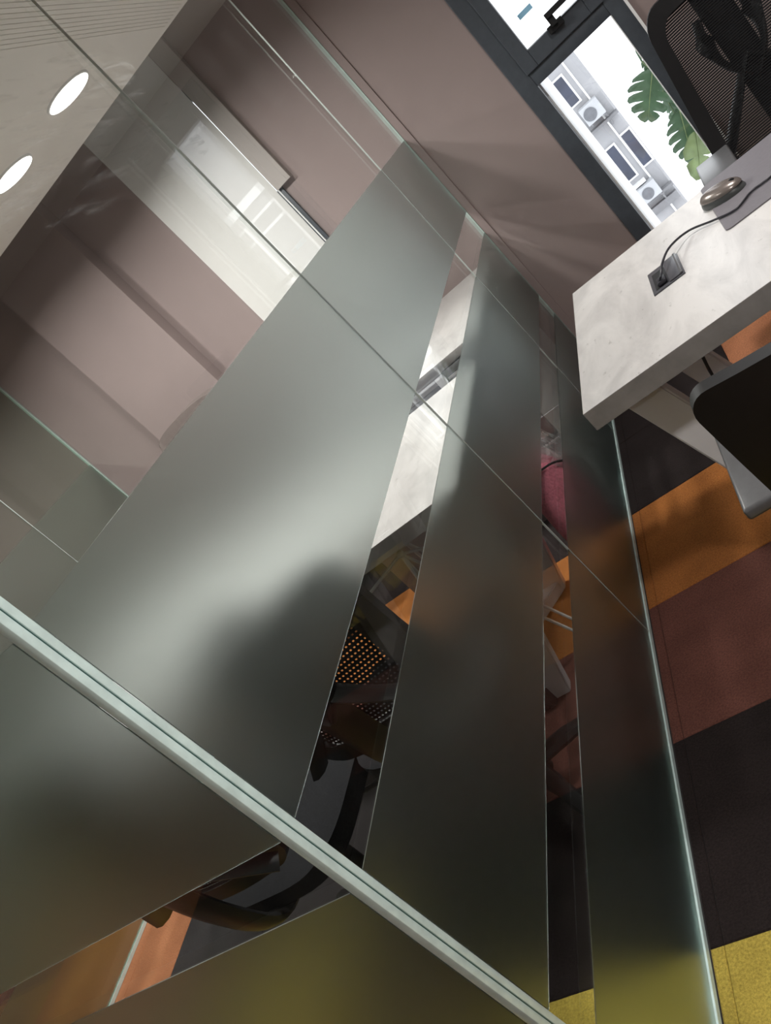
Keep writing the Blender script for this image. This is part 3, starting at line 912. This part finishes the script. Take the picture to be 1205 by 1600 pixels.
# ------------------------------------------------------------------ things on the near desk
bm = bmesh.new()
poly = []
def rc(cx, cy, r, a0, a1, n=6):
    return [(cx + r * math.cos(a0 + (a1 - a0) * k / n), cy + r * math.sin(a0 + (a1 - a0) * k / n)) for k in range(n + 1)]
mx0, mx1, my0, my1 = 0.0, 0.80, 0.0, 0.385
poly = rc(mx0 + .015, my0 + .015, .015, PI, 1.5 * PI) + rc(mx1 - .015, my0 + .015, .015, 1.5 * PI, 2 * PI) + rc(mx1 - .015, my1 - .015, .015, 0, PI / 2) + rc(mx0 + .015, my1 - .015, .015, PI / 2, PI)
prism(bm, poly, 'z', 0.0, 0.003)
mm = obj('desk_mat', bm, M['mat'])
mm.location = (0.729, 1.925, 0.7502); mm.rotation_euler[2] = -0.02
tag(mm, 'large grey desk mat with rounded corners lying on the near desk', 'desk mat')

ms = thing('computer_mouse', 'bronze-grey computer mouse resting on the grey desk mat', 'mouse', (0.772, 2.125, 0.7532), -0.55)
def mouse_shell(bm, z0, top, k):
    nu, nv = 16, 20
    g = []
    for i in range(nu + 1):
        r_ = []
        for j in range(nv):
            a = 2 * PI * j / nv
            ph = (PI / 2) * i / nu
            rx = 0.057 * k * (1 - 0.10 * math.cos(a)); ry = 0.032 * k
            x = rx * math.cos(a) * math.cos(ph) ** 0.7 if ph < PI / 2 else 0
            y = ry * math.sin(a) * math.cos(ph) ** 0.7 if ph < PI / 2 else 0
            z = z0 + top * math.sin(ph) * (1 - 3.5 * (x + 0.01))
            r_.append(bm.verts.new((x, y, z)))
        g.append(r_)
    for i in range(nu):
        for j in range(nv):
            bm.faces.new((g[i][j], g[i][(j + 1) % nv], g[i + 1][(j + 1) % nv], g[i + 1][j]))
    bm.faces.new(g[0][::-1])
    bmesh.ops.remove_doubles(bm, verts=bm.verts, dist=1e-5)
bm = bmesh.new(); mouse_shell(bm, 0.0, 0.030, 1.0); obj('mouse_body', bm, M['mouse_low'], ms, True)
bm = bmesh.new(); mouse_shell(bm, 0.0145, 0.0195, 0.95); obj('mouse_top', bm, M['mouse_top'], ms, True)
bm = bmesh.new(); cyl(bm, (0.030, 0, 0.0235), 0.008, 0.006, 14, axis='y'); obj('scroll_wheel', bm, M['black'], ms, True)

def cable(name, pts, r, label):
    bm = bmesh.new()
    tube(bm, catmull(pts, 10), r, 8)
    return tag(obj(name, bm, M['cable'], None, True), label, 'cable')
cable('power_cable', [(0.566, 1.904, 0.7625), (0.577, 1.897, 0.774), (0.591, 1.932, 0.782), (0.620, 2.010, 0.777), (0.668, 2.069, 0.761), (0.723, 2.027, 0.7568), (0.769, 1.992, 0.7568),
                      (0.812, 2.024, 0.7568), (0.838, 2.023, 0.7568), (0.861, 2.024, 0.7568), (0.93, 2.05, 0.7568), (1.02, 2.10, 0.7568)], 0.0027,
      'black cable curving from the cable box across the desk mat')
cable('hanging_cable', [(0.560, 1.80, 0.700), (0.556, 1.76, 0.640), (0.545, 1.75, 0.575), (0.535, 1.77, 0.46), (0.58, 1.82, 0.36), (0.70, 1.88, 0.36), (0.84, 1.90, 0.50), (0.90, 1.90, 0.70)], 0.0036,
      'thin black cable hanging in a loop under the near desk')

# ------------------------------------------------------------------ pink bag between desk and sideboard
bag = thing('pink_bag', 'pink cloth bag with black strap, in clear plastic, by the desk end', 'bag', (-0.103, 2.43, 0))
bm = bmesh.new()
ball(bm, (0, -0.06, 0.185), 1.0, (0.072, 0.165, 0.20), 28, 18)
for v in bm.verts:
    v.co.z = max(v.co.z, 0.003)
    v.co.x *= 1 + 0.06 * math.sin(31 * v.co.y + 17 * v.co.z)
    v.co.z *= 1 + 0.03 * math.sin(27 * v.co.y)
obj('bag_body', bm, M['pink'], bag, True)
bm = bmesh.new()
tube(bm, catmull([(0.020, -0.125, 0.375), (0.052, -0.06, 0.345), (0.066, 0.02, 0.29), (0.060, 0.10, 0.23), (0.03, 0.12, 0.12)], 8), [(0.006, 0.004)] * 33, 8)
obj('strap', bm, M['black'], bag, True)
bm = bmesh.new()
ball(bm, (0, 0.07, 0.215), 1.0, (0.074, 0.18, 0.205), 30, 20)
rr = random.Random(3)
for v in bm.verts:
    v.co += Vector((rr.uniform(-0.005, 0.005), rr.uniform(-0.011, 0.011), rr.uniform(-0.011, 0.011)))
    v.co.z = max(v.co.z, 0.003)
obj('plastic_wrap', bm, M['plastic'], bag, False)

# chrome wire stand under the far desk
ws = thing('wire_stand', 'thin chrome rod stand half hidden under the second desk', 'stand', (-0.36, 1.86, 0))
J1, J2 = (-0.30 + 0.36, 1.741 - 1.86, 0.660), (-0.30 + 0.36, 1.80 - 1.86, 0.655)
for J, ends in ((J1, [(-0.08, -0.12, 0.0), (-0.04, -0.02, 0.0), (0.16, -0.12, 0.62), (-0.10, -0.13, 0.62), (0.20, 0.05, 0.0)]),
                (J2, [(-0.02, 0.12, 0.0), (0.20, 0.10, 0.0), (0.16, -0.05, 0.655)])):
    for e in ends:
        bm = bmesh.new(); tube(bm, [J, e], 0.0046, 8); obj('rod', bm, M['rod'], ws, True)
    bm = bmesh.new(); ball(bm, J, 0.011, (1, 1, 1), 12, 8); obj('hub', bm, M['rod'], ws, True)

# ------------------------------------------------------------------ outside: building across the way, plants by the window
DB = 30.0
def Bp(x26, z26):
    k = DB / 26.0
    return 0.733 + (x26 - 0.733) * k, 1.4 + (z26 - 1.4) * k
bd = thing('building', 'weathered white building with ledges and dark windows across the way', 'building', (0, DB, -14))
def Bb(name, xa, xb, za, zb, y0, y1, mat, parent=None):
    x0, z0 = Bp(xa, za); x1, z1 = Bp(xb, zb)
    return bbox_obj(name, (x0, x1, y0, y1, z0 + 14, z1 + 14), mat, bd if parent is None else parent)
Bb('facade', -7.0, 0.30, -11.8, -0.55, 0.02, 5.0, M['facade'])
def ext_window(xa, xb, za, zb):
    f = Bb('window_frame', xa - 0.05, xb + 0.05, za - 0.05, zb + 0.05, -0.05, 0.02, M['white'])
    Bb('window_pane', xa, xb, za, zb, -0.07, -0.05, M['ext_dark'], f)
for args in ((-0.52, -0.24, -1.75, -0.95), (-0.60, -0.26, -4.35, -3.30), (0.02, 0.29, -4.30, -3.25),
             (-1.6, -1.1, -1.9, -0.9), (-1.6, -1.1, -4.3, -3.3)):
    ext_window(*args)
for z in (-2.62, -5.15):
    Bb('ledge', -7.0, 0.34, z - 0.05, z + 0.03, -0.35, 0.02, M['ext_grey'])
Bb('ledge', -0.66, -0.15, -4.62, -4.55, -0.30, 0.02, M['white'])
Bb('ledge', -0.66, 0.30, -5.62, -5.40, -0.20, 0.02, M['ext_grey'])
x0, z0 = Bp(-0.02, -11); x1, z1 = Bp(0.0, -0.56)
bm = bmesh.new(); tube(bm, [(x0, -0.08, z0 + 14), (x0, -0.08, z1 + 14)], 0.03, 8); obj('downpipe', bm, M['white'], bd, True)
def ac(xa, xb, za, zb, label):
    x0, z0 = Bp(xa, za); x1, z1 = Bp(xb, zb)
    t = thing('air_conditioner', label, 'air conditioner', ((x0 + x1) / 2, DB - 0.35, z0))
    hw, h = (x1 - x0) / 2, z1 - z0
    bbox_obj('case', (-hw, hw, -0.15, 0.30, 0, h), M['ac'], t, 0.02)
    bm = bmesh.new(); cyl(bm, (-hw * 0.25, -0.16, h * 0.48), h * 0.36, 0.03, 24, axis='y'); obj('fan_grille', bm, M['ac_grille'], t, True)
    bm = bmesh.new(); tube(bm, [(hw * .7, -0.13, h * .2), (hw * .9, 0.1, -0.2), (hw * .8, 0.3, -0.5)], 0.025, 6); obj('pipe', bm, M['ext_grey'], t)
    for sx in (-1, 1):
        bbox_obj('bracket', (sx * hw * 0.7 - 0.02, sx * hw * 0.7 + 0.02, -0.12, 0.34, -0.06, 0.0), M['ext_grey'], t)
ac(-0.44, 0.12, -2.42, -1.92, 'white air conditioner unit on the building wall under its topmost window')
ac(-0.50, 0.02, -5.12, -4.66, 'white air conditioner unit lower down on the building wall')

# monstera in a planter just outside the window
def leaf_mesh(L, Wd, lobes, bend):
    """local x runs from the stalk to the tip; split lobes along both margins"""
    bm = bmesh.new()
    def half(t):          # half width of the blade at t 0..1
        return 0.5 * Wd * (math.sin(PI * min(1, 0.10 + 0.90 * t) ** 0.8)) ** 0.75
    def P(t, w_):
        return Vector((L * t - 0.10 * L * abs(w_) / (0.5 * Wd) * (1 - t) + 0.10 * L * abs(w_) / (0.5 * Wd), w_, -bend * L * ((t - 0.3) ** 2 + 1.2 * (w_ / Wd) ** 2)))
    for sgn in (-1, 1):
        for k in range(lobes):
            t0, t1 = k / lobes, (k + 1) / lobes
            gap = 0.17 if 0 < k < lobes - 1 else 0.06
            a, b = t0 + gap * 0.35 / lobes, t1 - gap / lobes
            tm = (a + b) / 2
            r0 = [bm.verts.new(P(t, 0)) for t in (t0, (t0 + t1) / 2, t1)]
            i0 = 0.30 * half(tm)
            r1 = [bm.verts.new(P(t, sgn * max(0.30 * half(t), 0.002))) for t in (t0, tm, t1)]
            r2 = [bm.verts.new(P(t + 0.03, sgn * max(0.72 * half(t), 0.003))) for t in (a, tm, b)]
            r3 = [bm.verts.new(P(min(t + 0.07, 1.04), sgn * max(h * half(t), 0.004))) for t, h in ((a + 0.03 / lobes, 0.93), (tm, 1.02), (b - 0.12 / lobes, 0.95))]
            for A, B in ((r0, r1), (r1, r2), (r2, r3)):
                for q in range(2):
                    bm.faces.new((A[q], A[q + 1], B[q + 1], B[q]))
    bmesh.ops.remove_doubles(bm, verts=bm.verts, dist=1e-5)
    return bm
plant = thing('monstera_plant', 'monstera with split green leaves outside the window behind the far chair', 'plant', (0.98, 5.2, -1.2))
bm = bmesh.new()
box(bm, -0.5, 0.5, -0.2, 0.2, 0.0, 0.30, 0.01)
obj('planter', bm, M['soil'], plant)
def LP(px, py, Y):
    """a point of the garden on the sight line measured in the photograph, at distance Y"""
    vx, vy, vz = ((px - 602.5) * RX[0] + (py - 800) * RY[0] + 1315.54 * RZ[0],
                  (px - 602.5) * RX[1] + (py - 800) * RY[1] + 1315.54 * RZ[1],
                  (px - 602.5) * RX[2] + (py - 800) * RY[2] + 1315.54 * RZ[2])
    t = Y / vy
    return (0.7329 + vx * t, Y, CAMZ + vz * t)
BASE = Vector((0.98, 5.2, -1.2))
def leaf(base, tip, Y, Wd, mat, lobes, roll=0.0, bend=0.25, k=1):
    a, b = Vector(LP(*base, Y)), Vector(LP(*tip, Y - 0.03))
    L = (b - a).length
    xa = (b - a).normalized()
    za = Vector((0.15, -1, 0.25)); za = (za - xa * za.dot(xa)).normalized()
    ya = za.cross(xa)
    mtx = Matrix((xa, ya, za)).transposed() @ Matrix.Rotation(roll, 3, 'X')
    o = obj('leaf', leaf_mesh(L, Wd, lobes, bend), M[mat], plant, True)
    o.location = a - BASE
    o.rotation_euler = mtx.to_euler()
    sm = o.modifiers.new('thickness', 'SOLIDIFY'); sm.thickness = 0.0016
    bm = bmesh.new(); tube(bm, [(0, 0, 0.002), (L * .5, 0, 0.003 - bend * L * .04), (L * 0.95, 0, 0.002 - bend * L * .42)], [0.003, 0.002, 0.001], 6)
    rib = obj('midrib', bm, M['leaf_pale'], o, True)
    bm = bmesh.new()
    root = Vector((0.08 * k - 0.2, 0, 0.28)); e = a - BASE
    tube(bm, catmull([root, root * 0.4 + e * 0.6 + Vector((0.14, 0.05, 0.12)), e + Vector((0.03, 0.01, 0.04)), e], 6), 0.005, 6)
    obj('stem', bm, M['leaf'], plant, True)
leaf((1020, 108), (1012, 188), 5.2, 0.25, 'leaf', 5, 0.2, 0.25, 1)
leaf((1003, 96), (1024, 116), 5.25, 0.05, 'leaf', 4, 0.3, 0.2, 2)
leaf((1032, 132), (1054, 182), 5.3, 0.09, 'leaf', 5, 0.7, 0.2, 3)
leaf((1062, 172), (1084, 252), 5.2, 0.20, 'leaf', 6, 0.2, 0.25, 4)
leaf((1088, 205), (1097, 280), 5.1, 0.16, 'leaf_pale', 2, -0.2, 0.2, 5)
leaf((1050, 150), (1062, 200), 5.4, 0.10, 'leaf', 5, 0.4, 0.2, 6)
# grey building to the right, seen only mirrored in the partition
gb = thing('grey_building', 'plain grey building to the side, mirrored faintly in the glass partition', 'building', (11.5, 30, -16))
bbox_obj('grey_facade', (-4.6, 5.0, 0, 4, 0, 30), M['pale_render'], gb)
for top_z in (18.46, 14.33, 10.20, 6.07):
    for x0 in (-3.3, -1.58, 0.0, 1.72, 3.2):
        f = bbox_obj('window_frame', (x0, x0 + 1.32, -0.06, 0, top_z - 2.4, top_z + 0.1), M['white'], gb)
        bbox_obj('window_pane', (x0 + 0.10, x0 + 1.22, -0.08, -0.06, top_z - 0.45, top_z), M['ext_mid'], f)
        bbox_obj('window_pane', (x0 + 0.10, x0 + 1.22, -0.08, -0.06, top_z - 2.3, top_z - 0.55), M['ext_mid'], f)
    bbox_obj('floor_band', (-4.7, 5.1, -0.3, 0, top_z + 0.5, top_z + 0.8), M['white'], gb)
